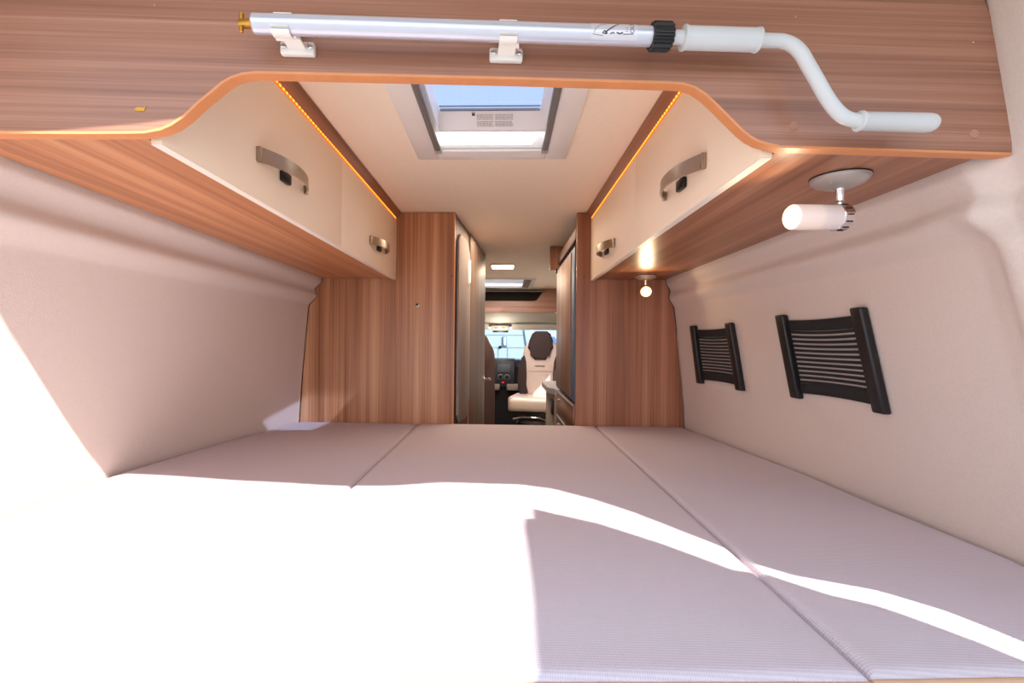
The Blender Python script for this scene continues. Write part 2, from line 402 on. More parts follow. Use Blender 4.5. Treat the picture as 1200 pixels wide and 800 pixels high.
for v in b.verts:
    x, y = v.co.x, v.co.y; v.co = cyl_pt(.1765-y, .30+x/.0137, .0139)
obj('lettering', b, INKB, st, smooth=80)
b = text_mesh('1-1', .006)
for v in b.verts:
    x, y = v.co.x, v.co.y; v.co = cyl_pt(.1685-y, .0+x/.0137, .0139)
obj('lettering', b, INKB, st, smooth=80)
# clip brackets
def bracket(cx, label, skew):
    t = thing('clip_bracket', label, 'bracket', (cx, yb(cx), 1.66), 0, 'white clips holding the crank rod')
    rot = math.atan(.07)
    bm = NB(); box(bm, -.025, .025, -.012, 0, .002, .021, .003)
    obj('base_plate', bm, WHT, t, local=True)
    bm = NB()
    w = .0125; sh = -.008*skew
    arc = [(-.047+.0165*math.cos(a), .022+.0165*math.sin(a)) for a in [math.radians(d) for d in range(95, -131, -15)]]
    back = [(-.002, .040), (-.002, .002)]
    outer = [(-.047+.0150*math.cos(a), .022+.0150*math.sin(a)) for a in [math.radians(d) for d in range(-130, 96, 15)]]
    poly = [(y, z) for y, z in arc]+outer
    rws = []
    for (y, z), (y2, z2) in zip(arc, outer[::-1]):
        rws.append([bm.verts.new((-w+sh, y, z)), bm.verts.new((w+sh, y, z)), bm.verts.new((w+sh, y2, z2)), bm.verts.new((-w+sh, y2, z2))])
    for a, b2 in zip(rws, rws[1:]):
        for i in range(4): bm.faces.new((a[i], a[(i+1) % 4], b2[(i+1) % 4], b2[i]))
    bm.faces.new(rws[0]); bm.faces.new(rws[-1][::-1])
    prism(bm, [(-w+sh-.002*skew, -.030, .009), (w+sh+.005, -.030, .009), (w+sh, -.060, .013), (-w+sh, -.060, .013)], (0, .004, .004))
    box(bm, -w, w, -.036, 0, .009, .0125); box(bm, -w+sh, w+sh, -.034, 0, .036, .040)
    obj('clip', bm, WHT, t, local=True)
    for sx in (-.019, .019):
        bm = NB(); lathe(bm, (sx, -.0125, .013), (0, -1, 0), [(0, .0042), (.0012, .0042), (.002, .003)], 16); obj('screw', bm, CHROME, t, local=True)
    t.rotation_euler.z = rot
bracket(-.310, 'white clip bracket near the brass hook end of the crank rod', 1)
bracket(-.002, 'white clip bracket at the middle of the crank rod above the roof hatch', 0)

# ------------------------------------------------------------ mattress cushions
def lin2(t, a, b): return a+(b-a)*t
def cushion(name, label, L0, L1, thick=.13, wav=0):
    """L0, L1: left and right borders as lists of (y, x)"""
    y0a, y0b = L0[0][0], L1[0][0]; y1a, y1b = L0[-1][0], L1[-1][0]
    cx = (L0[0][1]+L1[0][1])/2; t = thing(name, label, 'mattress', (cx, .6, BED-thick))
    nu, nv = 40, 96; r = .015
    def P(u, v):
        ya = lin2(v, y0a, y1a); yb_ = lin2(v, y0b, y1b)
        xa = lerp(ya, L0); xb = lerp(yb_, L1); x = lin2(u, xa, xb); y = lin2(u, ya, yb_)
        d = min((x-xa), (xb-x), (y-(lin2(u, y0a, y0b))), (lin2(u, y1a, y1b)-y))
        z = BED
        if d < r: z -= (r-math.sqrt(max(0, r*r-(r-d)**2)))*.9
        z += .003*math.sin(y*9+x*3)*wav*sm(d, 0, .1)+.004*sm(d, 0, .2)
        return Vector((x, y, z-.004))
    def dist(n, lo=.022):
        e = [0, .0008, .003, .007, .012, .018, .026]; return e
    W = .85; Ln = 1.85
    us = [e/W for e in dist(0)]+[.03+(1-.06)*(i+1)/nu for i in range(nu-1)]+[1-e/W for e in dist(0)[::-1]]
    us = sorted(set([0]+us)); vs = sorted(set([e/Ln for e in dist(0)]+[.014+(1-.028)*(i+1)/nv for i in range(nv-1)]+[1-e/Ln for e in dist(0)]))
    bm = NB(); rows = grid(bm, P, us, vs)
    # side walls
    loop = [r_[0] for r_ in rows]+rows[-1][1:]+[r_[-1] for r_ in rows[::-1]][1:]+rows[0][::-1][1:-1]
    z1 = BED-r-.004
    low = [bm.verts.new((v.co.x, v.co.y, BED-thick)) for v in loop]
    for i in range(len(loop)): bm.faces.new((loop[i], low[i], low[(i+1) % len(low)], loop[(i+1) % len(loop)]))
    bm.faces.new(low)
    obj('cover', bm, CUSH, t, smooth=60)
    bm = NB(); zz = BED-.0155
    F = [P(u, 0) for u in (.0, .1, .3, .5, .7, .9, 1.0)]
    tube(bm, [(p.x, p.y-.001, zz) for p in F], .0042, 10); tube(bm, [(p.x, p.y-.004, zz-.010) for p in F], .003, 10)
    obj('front_piping', bm, PIPE, t)
    bm = NB()
    for u in (0, 1):
        tube(bm, [tuple(P(u, v)+Vector((.001 if u == 0 else -.001, 0, -.001))) for v in [i/24 for i in range(25)]], .0018, 8)
    obj('side_piping', bm, PIPE2, t)
    return t
wl = [(y, xl(y, .86)+.006) for y in (.55, .8, 1.07, 1.42, 1.84, 2.1, 2.385)]
wr = [(y, xr(y, .86)-.012-.006*math.sin(y*11)) for y in (.645, .8, .95, 1.1, 1.25, 1.37, 1.5, 1.65, 1.76, 1.95, 2.15, 2.385)]
cushion('mattress_cushion', 'lavender grey mattress section along the left wall, mostly in bright sun', wl, [(.560, -.418), (2.386, -.417)], wav=1)
cushion('mattress_cushion', 'lavender grey mattress section in the middle of the bed, half in sun', [(.566, -.414), (2.386, -.413)], [(.606, .441), (2.386, .437)], wav=.6)
cushion('mattress_cushion', 'lavender grey mattress section along the right wall under the net pockets', [(.610, .4445), (2.386, .4405)], wr, wav=.8)
# platform
bp = thing('bed_platform', 'flat bed base board on side lockers under the three mattress sections', 'bed base', (0, 1.4, 0))
bm = NB(); prism(bm, [(-1.0, .60, .70), (.9, .66, .70), (.84, 2.384, .70), (-.96, 2.384, .70)], (0, 0, .018)); obj('base_board', bm, WYd, bp)
bm = NB(); box(bm, -.96, -.45, .66, 2.38, 0, .70, .003); obj('locker', bm, WYd, bp)
bm = NB(); box(bm, .45, .82, .70, 2.38, 0, .70, .003); obj('locker', bm, WYd, bp)

# ------------------------------------------------------------ overhead cabinets
def overhead(side, label, fx, fn, woodm):
    s = side   # -1 left, +1 right ; fx = door face x
    t = thing('overhead_cabinet', label, 'cabinet', (fx, 1.5, CAB))
    e = .005
    ys = [.86, 1.2, 1.6, 2.0, 2.384]
    y0 = yb(fx)+.020
    bm = NB()
    x_in = fx+s*.019
    P = [(x_in, y0, CAB)]+[(x_in, 2.384, CAB)]+[(fn(y, 1.6)-s*e, y, CAB) for y in ys[::-1]]+[(fn(.87, 1.6)-s*e, yb(s*.8)+.022, CAB)]
    prism(bm, P, (0, 0, .015)); obj('bottom_panel', bm, woodm, t)
    bm = NB(); box(bm, min(fx+s*.02, fx+s*.2), max(fx+s*.02, fx+s*.2), y0+.02, 2.384, 1.84, 1.866); obj('top_panel', bm, woodm, t)
    bm = NB(); box(bm, *sorted((fx+s*.02, fx+s*.22)), 1.57, 1.585, CAB+.016, 1.84); obj('divider', bm, woodm, t)
    # slanted wooden trim up to the ceiling
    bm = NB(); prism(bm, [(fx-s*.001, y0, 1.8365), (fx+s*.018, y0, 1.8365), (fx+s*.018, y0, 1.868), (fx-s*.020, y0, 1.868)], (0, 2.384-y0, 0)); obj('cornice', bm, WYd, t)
    # led strip
    bm = NB(); box(bm, *sorted((fx-s*.001, fx+s*.017)), y0+.01, 2.37, 1.8285, 1.8355); led = obj('led_strip', bm, LEDB, t)
    for i in range(88):
        yy = y0+.03+i*(2.36-y0-.03)/88
        bm = NB(); box(bm, *sorted((fx-s*.003, fx+s*.002)), yy, yy+.008, 1.830, 1.8345, .0006, 1)
        o = None
        if i == 0: o = obj('led_dot', bm, LEDM, led); first = o; fy = yy
        else:
            bm.free(); o = first.copy(); COL.objects.link(o); o.location.y += yy-fy
    for ya, yc, hy in ((y0+.006, 1.574, 1.155 if s < 0 else 1.150), (1.579, 2.381, 2.03 if s < 0 else 1.98)):
        bm = NB(); box(bm, *sorted((fx, fx+s*.018)), ya, yc, 1.540, 1.8265, .0015)
        d = obj('door', bm, CREAM, t)
        bm = NB(); box(bm, *sorted((fx+s*.0005, fx+s*.0175)), ya+.001, yc-.001, 1.5386, 1.5397); obj('edge_band', bm, CREAM2, d)
        # bow handle
        hz = 1.634 if s < 0 else 1.615; n = 24; hl = .125
        A = []; 
        for i in range(n+1):
            v = -1+2*i/n
            out = .038*(1-abs(v)**2.2)+.005 if abs(v) < .97 else .004
            w = .0135+.003*(-v)
            A.append((hy+v*hl, out, w))
        bm = NB(); rw = []
        for y, o_, w in A:
            xo = fx-s*o_; xi = fx-s*(o_-.0045)
            rw.append([bm.verts.new((xo, y, hz-w)), bm.verts.new((xo, y, hz+w)), bm.verts.new((xi, y, hz+w)), bm.verts.new((xi, y, hz-w))])
        for a, b in zip(rw, rw[1:]):
            for i in range(4): bm.faces.new((a[i], a[(i+1) % 4], b[(i+1) % 4], b[i]))
        bm.faces.new(rw[0]); bm.faces.new(rw[-1][::-1])
        box(bm, *sorted((fx-s*.0005, fx-s*.010)), hy-hl-.004, hy-hl+.007, hz-.0155, hz+.0155, .001)
        box(bm, *sorted((fx-s*.0005, fx-s*.010)), hy+hl-.007, hy+hl+.004, hz-.011, hz+.011, .001)
        h = obj('handle', bm, NICKEL, d, smooth=50)
        bm = NB(); box(bm, *sorted((fx-s*.0003, fx-s*.012)), hy-.022, hy+.022, hz-.022, hz+.004, .004); obj('lock_button', bm, BLACK, h)
    return t
overhead(-1, 'long cream two-door cabinet under the ceiling on the left', -.527, xl, WY)
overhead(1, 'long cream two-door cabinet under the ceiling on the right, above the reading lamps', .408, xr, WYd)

# ------------------------------------------------------------ rear hatch (window_1)
def hatch(name, S, label, y_glass, rails=True, gm=None):
    x0, x1, y0, y1 = S
    bm = NB()
    zo = ZC-.012
    def rim(X0, X1, Y0, Y1, z0, z1, w, b=.004):
        box(bm, X0-w, X0, Y0-w, Y1+w, z0, z1, b); box(bm, X1, X1+w, Y0-w, Y1+w, z0, z1, b)
        box(bm, X0, X1, Y0-w, Y0, z0, z1, b); box(bm, X0, X1, Y1, Y1+w, z0, z1, b)
    rim(x0+.006, x1-.006, y0+.006, y1-.006, ZC-.011, ZC-.001, .072 if rails else .04, .003)
    w = struct(name, bm, WHT, label, 'window')
    bm = NB(); rim(x0+.008, x1-.008, y0+.008, y1-.008, ZC, 1.935, .006, .001)
    rim(x0+.022, x1-.013, y0+.03, y1-.077, 1.897, 1.903, .012, .001); rim(x0+.012, x1-.004, y0+.02, y1-.066, 1.904, 1.931, .01, .001)
    obj('shaft', bm, WHT, w)
    bm = NB()   # sloped inner collar up to the pane
    a = (x0+.022, x1-.013, y0+.03, y1-.077); b = (x0+.030, x1-.034, y0+.05, y_glass); z0, z1 = 1.90, 1.940
    A = [(a[0], a[2], z0), (a[1], a[2], z0), (a[1], a[3], z0), (a[0], a[3], z0)]; B = [(b[0], b[2], z1), (b[1], b[2], z1), (b[1], b[3], z1), (b[0], b[3], z1)]
    va = [bm.verts.new(p) for p in A]; vb = [bm.verts.new(p) for p in B]
    for i in range(4): bm.faces.new((va[i], va[(i+1) % 4], vb[(i+1) % 4], vb[i]))
    obj('collar', bm, WHT, w)
    bm = NB(); box(bm, b[0]-.02, b[1]+.02, b[2]-.02, b[3]+.02, 1.942, 1.948); obj('pane', bm, gm or SKYG, w)
    bm = NB(); box(bm, b[0]+.002, b[1]-.002, b[3]-.012, b[3]-.005, 1.935, 1.941); box(bm, b[0]+.002, b[1]-.002, b[3]-.03, b[3]-.027, 1.937, 1.941); obj('seal', bm, GREYR, w)
    return w, a, b
w1, a1, b1 = hatch('window_1', S1, 'white roof hatch with grey blind rails above the bed', 1.492)
for xx in (S1[0]+.012, S1[1]-.012):
    bm = NB(); box(bm, xx-.010, xx+.010, 1.03, 1.607, ZC-.016, ZC-.004, .002)
    box(bm, xx-.003, xx+.003, 1.03, 1.607, ZC-.0175, ZC-.0155)
    rl = obj('guide_rail', bm, GREYR, w1); bm = NB(); box(bm, xx-.011, xx+.011, 1.585, 1.611, ZC-.018, ZC-.003, .003); obj('end_cap', bm, plain('grey_cap', (176, 168, 160), .5), rl)
# warning label on the sloped far side of the collar
def slope(u, v, e=.0012):   # u across (x), v 0 low .. 1 high on far collar face
    y = a1[3]+(b1[3]-a1[3])*v; z = 1.90+.040*v
    return Vector((u, y-e, z-e*.6))
bm = NB()
def sq(u0, u1, v0, v1): bm.faces.new([bm.verts.new(slope(u, v)) for u, v in ((u0, v0), (u1, v0), (u1, v1), (u0, v1))])
for c0, c1 in ((-.090, -.040), (-.034, .020)):
    for k in range(8):
        v = .18+k*.075+(.05 if k > 3 else 0)
        random.seed(int(c0*1000)+k); u = c0
        while u < c1-.004:
            w = random.uniform(.004, .011); sq(u, min(u+w, c1), v, v+.035); u += w+.0018
obj('warning_text', bm, INKP, w1)
bm = NB(); sq(-.105, -.096, .72, .84); sq(-.105, -.103, .84, .93); sq(-.098, -.096, .84, .93); sq(-.1015, -.0995, .84, .88); obj('warning_symbol', bm, INK, w1)
w2, a2, b2 = hatch('window_2', S2, 'front roof hatch above the dinette, bright with daylight', 5.50, False, SKYG2)
bm = NB(); box(bm, .19, .262, 4.88, 5.59, ZC-.008, ZC+.012, .003)
for i in range(5): box(bm, .198+i*.012, .203+i*.012, 4.90, 5.57, ZC-.012, ZC-.007)
obj('blind_cassette', bm, GREYP, w2)

# ceiling lamp in the aisle
cl = thing('ceiling_lamp', 'small flat rectangular ceiling lamp glowing warm over the aisle', 'lamp', (-.02, 4.05, ZC))
bm = NB(); box(bm, -.118, .078, 3.97, 4.16, ZC-.010, ZC-.001, .002); obj('frame', bm, WHT, cl)
bm = NB(); box(bm, -.108, .068, 3.98, 4.15, ZC-.014, ZC-.009, .002); obj('diffuser', bm, LAMPC, cl)

# ------------------------------------------------------------ wardrobe on the left
XW = -.246
wd = thing('wardrobe', 'tall walnut wardrobe partition at the foot of the bed, left of the aisle', 'wardrobe', (-.5, 2.4, 0))
zs = [0, .6, .85, 1.1, 1.236, 1.33]+[1.395+.01*i for i in range(15)]+[1.62]
bm = NB(); prism(bm, [(xl(2.384, z)+.002 if z > .5 else -.96, DF, z) for z in zs]+[(-.88, DF, 1.866), (XW, DF, 1.866), (XW, DF, 0)], (0, .018, 0)); fp = obj('front_panel', bm, WV, wd)
bm = NB(); box(bm, XW-.003, XW+.0015, DF-.001, DF+.02, .0, 1.866); obj('edge_band', bm, EDGE, wd)
ex, ey = -.146, 3.51
def side(t, z, o=0):   # point on the aisle face, t = 0..1 along it
    x = XW+(ex-XW)*t; y = DF+.02+(ey-DF-.02)*t; nx, ny = .996, -.089
    return Vector((x+nx*o, y+ny*o, z))
def sidepoly(bm, pts, o0, o1, bev=0):
    a = [side(t, z, o0) for t, z in pts]; v = side(0, 0, o1)-side(0, 0, o0); prism(bm, a, v, bev)
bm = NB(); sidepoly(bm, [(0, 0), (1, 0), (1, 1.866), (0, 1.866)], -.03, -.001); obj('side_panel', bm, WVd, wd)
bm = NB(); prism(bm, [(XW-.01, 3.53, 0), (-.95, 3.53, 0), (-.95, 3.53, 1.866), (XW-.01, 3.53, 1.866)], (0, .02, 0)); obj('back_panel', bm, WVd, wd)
bm = NB(); 
def rr(t0, t1, z0, z1, rt, rz):
    p = []
    for i in range(9): a = PI/2*i/8; p.append((t1-rt+rt*math.sin(a), z1-rz+rz*math.cos(a)))
    for i in range(9): a = PI/2*i/8; p.append((t1-rt+rt*math.cos(a), z0+rz-rz*math.sin(a)))
    p += [(t0+rt*.4, z0), (t0, z0+rz*.4), (t0, z1-rz*.4), (t0+rt*.4, z1)]
    return p
sidepoly(bm, rr(.04, .36, .83, 1.79, .13, .12), .001, .014, .004); pp = obj('padded_panel', bm, plain('grey_padding', (168, 154, 146), .9, bump=.2), wd)
bm = NB(); sidepoly(bm, [(.265, 1.555), (.33, 1.575), (.33, 1.70), (.285, 1.69), (.265, 1.66)], .0142, .022, .002); obj('latch', bm, WHT, pp)
bm = NB(); sidepoly(bm, [(.372, .02), (.385, .02), (.385, 1.74), (.372, 1.74)], 0, .006); obj('door_seal', bm, EDGE, wd)
bm = NB(); sidepoly(bm, [(.39, .02), (.985, .02), (.985, 1.86), (.39, 1.86)], 0, .008, .001); dd = obj('door', bm, wood('bathroom_door_walnut', 2, (92, 70, 58), (122, 98, 84), (150, 124, 108), rough=.55, coat=0), wd)
bm = NB(); c = side(.93, .985, .008); tube(bm, [c, c+Vector((.035, -.003, 0)), c+Vector((.045, -.015, .002)), c+Vector((.035, -.07, .006))], [.008, .008, .010, .008], 12); lathe(bm, c, (.996, -.089, 0), [(0, .02), (.006, .02), (.008, .016)], 20); obj('handle', bm, CHROME, dd)
bm = NB(); lathe(bm, (-.425, DF-.0005, 1.419), (0, -1, 0), [(0, .011), (.002, .011), (.003, .008)], 20); bt = obj('push_button', bm, NICKEL, wd)
bm = NB(); lathe(bm, (-.425, DF-.0036, 1.419), (0, -1, 0), [(0, .006), (.002, .005)], 16); obj('button_cap', bm, BLACK, bt)
bm = NB(); lathe(bm, (XW-.012, DF-.0005, 1.56), (0, -1, 0), [(0, .004), (.0015, .003)], 12); obj('screw_cap', bm, WVd, wd)

# low curved partition beyond the bathroom
sp = [(-.62, 1.31), (-.17, 1.305), (-.155, 1.295), (-.142, 1.27), (-.125, 1.235), (-.105, 1.20), (-.09, 1.165), (-.082, 1.12), (-.080, 1.05), (-.080, 0), (-.62, 0)]
bm = NB(); prism(bm, [(x, 4.2, z) for x, z in sp], (0, .03, 0), .003)
tag(obj('dinette_partition', bm, wood('partition_walnut', 2, (84, 56, 46), (104, 70, 58), (122, 86, 72)), off=(-.35, 4.2, 0)), 'low dark walnut partition with rounded top corner beyond the bathroom door', 'partition')

# ------------------------------------------------------------ partition, refrigerator and kitchen on the right
XP = .344
pr = thing('partition_panel', 'upright walnut panel at the foot of the bed, right of the aisle', 'partition', (.6, 2.4, 0))
zs2 = [0, .6, .85, 1.1, 1.236, 1.33]+[1.395+.01*i for i in range(15)]+[1.62]
bm = NB(); prism(bm, [(xr(2.384, z)-.002 if z > .5 else .83, DF, z) for z in zs2]+[(.75, DF, 1.866), (XP, DF, 1.866), (XP, DF, 0)], (0, .02, 0)); obj('panel', bm, wood('walnut_upright_right', 2, (128, 78, 54), (164, 106, 76), (194, 140, 108)), pr)
bm = NB(); lathe(bm, (XP+.035, DF-.0005, 1.556), (0, -1, 0), [(0, .004), (.0015, .003)], 12); obj('screw_cap', bm, WVd, pr)
fr = thing('refrigerator', 'tall walnut-fronted refrigerator with a slate blue frame behind the right panel', 'refrigerator', (.6, 2.8, 0))
bm = NB(); box(bm, XP+.012, .83, 2.415, 3.20, .955, 1.712); obj('body', bm, FRAMEB, fr)
bm = NB(); box(bm, XP-.006, XP+.012, 2.425, 2.53, .955, 1.712, .002); box(bm, XP-.006, XP+.012, 2.53, 3.2, 1.70, 1.712, .002); box(bm, XP-.006, XP+.012, 2.53, 3.2, .955, .966, .002); obj('door_frame', bm, FRAMEB, fr)
bm = NB(); box(bm, XP-.012, XP+.010, 2.535, 3.19, .968, 1.699, .002); fd = obj('door', bm, wood('fridge_walnut', 2, (112, 82, 68), (140, 108, 92), (168, 138, 122), rough=.5, coat=0), fr)
bm = NB(); box(bm, XP-.022, XP-.010, 3.165, 3.19, 1.685, 1.712, .003); obj('door_catch', bm, BLACK, fd)
kc = thing('kitchen_cabinet', 'low walnut drawer cabinet with pale worktop along the right of the aisle', 'cabinet', (.6, 3.2, 0))
bm = NB(); box(bm, XP+.01, .83, 2.415, 3.94, 0, .90); obj('carcass', bm, WVd, kc)
for y0_, y1_, z0_, z1_ in ((2.43, 3.18, .80, .94), (2.43, 3.18, .45, .79), (2.43, 3.18, .08, .44)):
    bm = NB(); box(bm, XP-.006, XP+.010, y0_, y1_, z0_, z1_, .002); dw = obj('drawer', bm, wood('drawer_walnut', 1, (120, 84, 66), (144, 104, 84), (162, 122, 100)), kc)
    bm = NB(); box(bm, XP-.012, XP-.005, y0_+.01, y1_-.01, z1_-.012, z1_-.004, .001); obj('drawer_rail', bm, GREYR, dw)
    bm = NB(); lathe(bm, (XP-.006, 3.05, z1_-.05), (-1, 0, 0), [(0, .008), (.008, .007), (.01, .004)], 16); obj('knob', bm, NICKEL, dw)
bm = NB(); box(bm, XP-.012, XP+.010, 3.20, 3.94, .06, .898, .002); sdp = obj('end_panel', bm, GREYP, kc)
bm = NB(); box(bm, XP-.026, XP-.012, 3.30, 3.42, .76, .86, .006); obj('socket', bm, BLACK, sdp)
bm = NB(); prism(bm, [(XP-.012, 3.205, .90), (XP-.012, 3.28, .90), (XP-.05, 3.36, .90), (XP-.05, 3.88, .90), (XP-.03, 3.95, .90), (.83, 3.95, .90), (.83, 3.205, .90)], (0, 0, .038), .003); obj('worktop', bm, WORK, kc)
# overhead kitchen cupboard beyond the fridge
ko = thing('kitchen_cupboard', 'small high walnut cupboard end seen above the refrigerator', 'cupboard', (.6, 3.4, 1.712))
bm = NB(); box(bm, XP-.055, .83, 3.215, 3.23, 1.7125, 1.866); obj('end_panel', bm, wood('cupboard_end', 2, (120, 74, 48), (140, 90, 60), (156, 106, 76)), ko)
bm = NB(); box(bm, XP-.004, XP+.014, 2.415, 3.212, 1.745, 1.80, .002); obj('rail', bm, WVd, ko)
bm = NB(); box(bm, XP+.11, .83, 3.23, 3.95, 1.7125, 1.866); obj('carcass', bm, WVd, ko)

# ------------------------------------------------------------ cab: header shelf, headliner, visor, console
sh = thing('overcab_shelf', 'walnut shelf above the cab with a dark angled opening', 'shelf', (0, 5.75, 1.59))
bm = NB(); prism(bm, [(-1.03, 5.75, 1.592), (1.03, 5.75, 1.592), (1.03, 5.75, 1.866), (.46, 5.75, 1.866), (.375, 5.75, 1.74), (.345, 5.75, 1.722), (-1.03, 5.75, 1.722)], (0, .02, 0)); obj('fascia', bm, WX, sh)
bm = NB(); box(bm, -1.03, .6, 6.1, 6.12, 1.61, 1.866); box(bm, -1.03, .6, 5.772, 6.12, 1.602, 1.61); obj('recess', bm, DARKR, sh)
bm = NB(); lathe(bm, (-.02, 5.68, ZC-.001), (0, 0, -1), [(0, .05), (.01, .045), (.018, .02)], 24); tag(obj('smoke_alarm', bm, WHT, off=(-.02, 5.68, ZC)), 'small round white fitting on the ceiling just before the cab shelf', 'alarm')
hl = thing('cab_headliner', 'greige moulded lining over the windscreen', 'headliner', (0, 5.9, 1.5))
bm = NB(); grid(bm, lambda x, t: Vector((x, 5.775+.45*t, 1.588-.15*t-.012*math.sin(PI*t)-.03*(abs(x)/1.03)**3)), [-1.03+.1*i for i in range(21)]+[1.03], [i/8 for i in range(9)])
g = list(bm.faces); r_ = bmesh.ops.extrude_face_region(bm, geom=g)
for v in r_['geom']:
    if isinstance(v, bmesh.types.BMVert): v.co.z += .008
obj('lining', bm, HEADL, hl)
def visor(x0, x1, label):
    bm = NB(); box(bm, x0, x1, -.008, .008, -.037, .037, .006)
    o = obj('sun_visor', bm, HEADD, off=(0, 0, 0)); o.location = (0, 6.04, 1.430); o.rotation_euler.x = math.radians(20)
    return tag(o, label, 'sun visor')
visor(.085, .78, 'long greige sun visor folded up above the swivelled passenger seat'); visor(-.78, -.195, 'greige sun visor folded up on the driver side, partly hidden')
cc = thing('overhead_console', 'small beige console with two reading lights at the windscreen top', 'console', (-.05, 6.1, 1.40))
bm = NB(); box(bm, -.165, .055, 6.03, 6.10, 1.385, 1.446, .01); obj('housing', bm, plain('console_beige', (186, 176, 160), .6), cc)
for x_ in (-.10, -.02):
    bm = NB(); box(bm, x_-.02, x_+.02, 6.022, 6.031, 1.405, 1.425, .003); obj('lamp_lens', bm, GREYP, cc)
bm = NB(); box(bm, -.145, .045, 6.04, 6.08, 1.363, 1.385, .006); obj('mirror', bm, BLACK, cc)
# windscreen
bm = NB(); prism(bm, [(-1.03, 6.24, 1.40), (1.03, 6.24, 1.40), (1.03, 6.80, 1.0), (-1.03, 6.80, 1.0)], (0, .006, .008))
struct('window_3', bm, GLASS, 'windscreen at the far end of the van', 'window')
bm = NB(); box(bm, -1.03, 1.03, 6.82, 6.9, 0, .98)
struct('wall_front', bm, DASHB, 'firewall below the windscreen', 'wall')
# dashboard
da = thing('dashboard', 'blue-black dashboard with radio screen and round dials', 'dashboard', (0, 6.3, 0))
bm = NB(); prism(bm, [(-1.0, 6.12, .72), (-1.0, 6.10, .95), (-1.0, 6.16, 1.02), (-1.0, 6.35, 1.03), (-1.0, 6.78, .985), (-1.0, 6.80, .72)], (2.0, 0, 0), .01); obj('body', bm, DASH, da)
bm = NB(); prism(bm, [(-.145, 6.03, .70), (-.145, 6.03, .98), (-.145, 6.07, 1.035), (-.145, 6.2, 1.045), (-.145, 6.2, .70)], (.275, 0, 0), .012, 3); cs = obj('centre_stack', bm, DASH, da)
bm = NB(); box(bm, -.085, .075, 6.018, 6.032, .875, .975, .004); obj('screen', bm, SCREEN, cs)
for x_ in (-.045, .035):
    bm = NB(); lathe(bm, (x_, 6.028, .82), (0, -1, 0), [(0, .036), (.008, .036), (.010, .028)], 24); k = obj('dial', bm, GREYR, cs)
    bm = NB(); lathe(bm, (x_, 6.0175, .82), (0, -1, 0), [(0, .027), (.012, .022)], 24); obj('dial_knob', bm, DASH, k)
bm = NB(); box(bm, -.03, 0, 6.02, 6.032, .745, .762, .002); obj('hazard_switch', bm, RED, cs)
bm = NB(); lathe(bm, (.185, 6.10, .93), (0, -1, 0), [(0, .035), (.012, .035), (.014, .028)], 24); obj('air_vent', bm, BLACK, da)
bm = NB(); lathe(bm, (.185, 6.083, .93), (0, -1, 0), [(0, .008), (.006, .008)], 12); obj('vent_knob', bm, CHROME, da)
for x0_, x1_ in ((.03, .20), (-.16, -.055)):
    bm = NB(); box(bm, x0_, x1_, 5.98, 6.115, .66, .735, .012, 3); obj('storage_tray', bm, GREYP, da)
bm = NB(); box(bm, -.2, .25, 6.06, 6.8, .1, .70); obj('console_foot', bm, DASHB, da)

# swivelled cab seats
def seat(loc, rz, label):
    t = thing('captain_chair', label, 'seat', loc, rz, 'swivelled cab seats')
    L = dict(parent=t, local=True)
    bm = NB(); box(bm, -.245, .245, -.27, .22, .535, .675, .045, 4); obj('seat_cushion', bm, WRAP, **L)
    for s in (-1, 1):
        bm = NB(); box(bm, *sorted((s*.20, s*.262)), -.24, .20, .53, .685, .03, 3); obj('cushion_bolster', bm, LTFAB, **L)
    # backrest centre
    def yb2(z): return .20+.13*(z-.65)
    def plate(pts, th, fwd, m, nm, bev=.02, seg=3, parent=t):
        bm = NB(); vs = [(x, yb2(z)-fwd, z) for x, z in pts]; prism(bm, vs, (0, th, 0), bev, seg); return obj(nm, bm, m, parent, local=True, smooth=50)
    ctr = [(-.15, .66), (.15, .66), (.165, .95), (.20, 1.10), (.185, 1.19), (.12, 1.27), (-.12, 1.27), (-.185, 1.19), (-.20, 1.10), (-.165, .95)]
    bk = plate(ctr, .11, .03, LTFAB, 'backrest', .03)
    bm = NB(); box(bm, -.055, .055, yb2(.985)-.037, yb2(.985)-.028, .981, .987, .001); obj('stitched_line', bm, DKFAB, bk, local=True)
    bm = NB(); box(bm, -.145, .145, yb2(.93)-.034, yb2(.93)-.029, .923, .927); obj('seam', bm, GREYP, bk, local=True)
    for s in (-1, 1):
        plate([(s*.145, .66), (s*.20, .66), (s*.235, .72), (s*.245, .85), (s*.235, .98), (s*.205, 1.08), (s*.175, 1.10), (s*.155, 1.03), (s*.145, .90)], .13, .055, DKFAB, 'side_bolster', .02)
    plate([(-.062, 1.05), (.062, 1.05), (.085, 1.11), (.145, 1.185), (.128, 1.27), (.10, 1.34), (.06, 1.37), (-.06, 1.37), (-.10, 1.34), (-.128, 1.27), (-.145, 1.185), (-.085, 1.11)], .11, .05, DKFAB, 'headrest', .025)
    bm = NB(); box(bm, -.2, .2, -.18, .18, 0, .40, .02); obj('pedestal', bm, DASHB, **L)
    bm = NB(); box(bm, -.22, .22, -.22, .2, .44, .53, .01); obj('seat_pan', bm, BLACK, **L)
    bm = NB(); tube(bm, [(-.2, -.24, .46), (-.1, -.27, .485), (.08, -.27, .485), (.2, -.24, .44)], .009, 10); obj('adjuster_bar', bm, CHROME, **L)
    bm = NB(); box(bm, .16, .26, -.26, -.12, .43, .52, .02, 3); tube(bm, [(.22, -.24, .44), (.24, -.25, .38)], .018, 10); obj('adjuster_handle', bm, WORK, **L)
    bm = NB(); lathe(bm, (0, 0, .40), (0, 0, 1), [(0, .19), (.04, .19)], 32); obj('swivel_plate', bm, GREYR, **L)
    return t
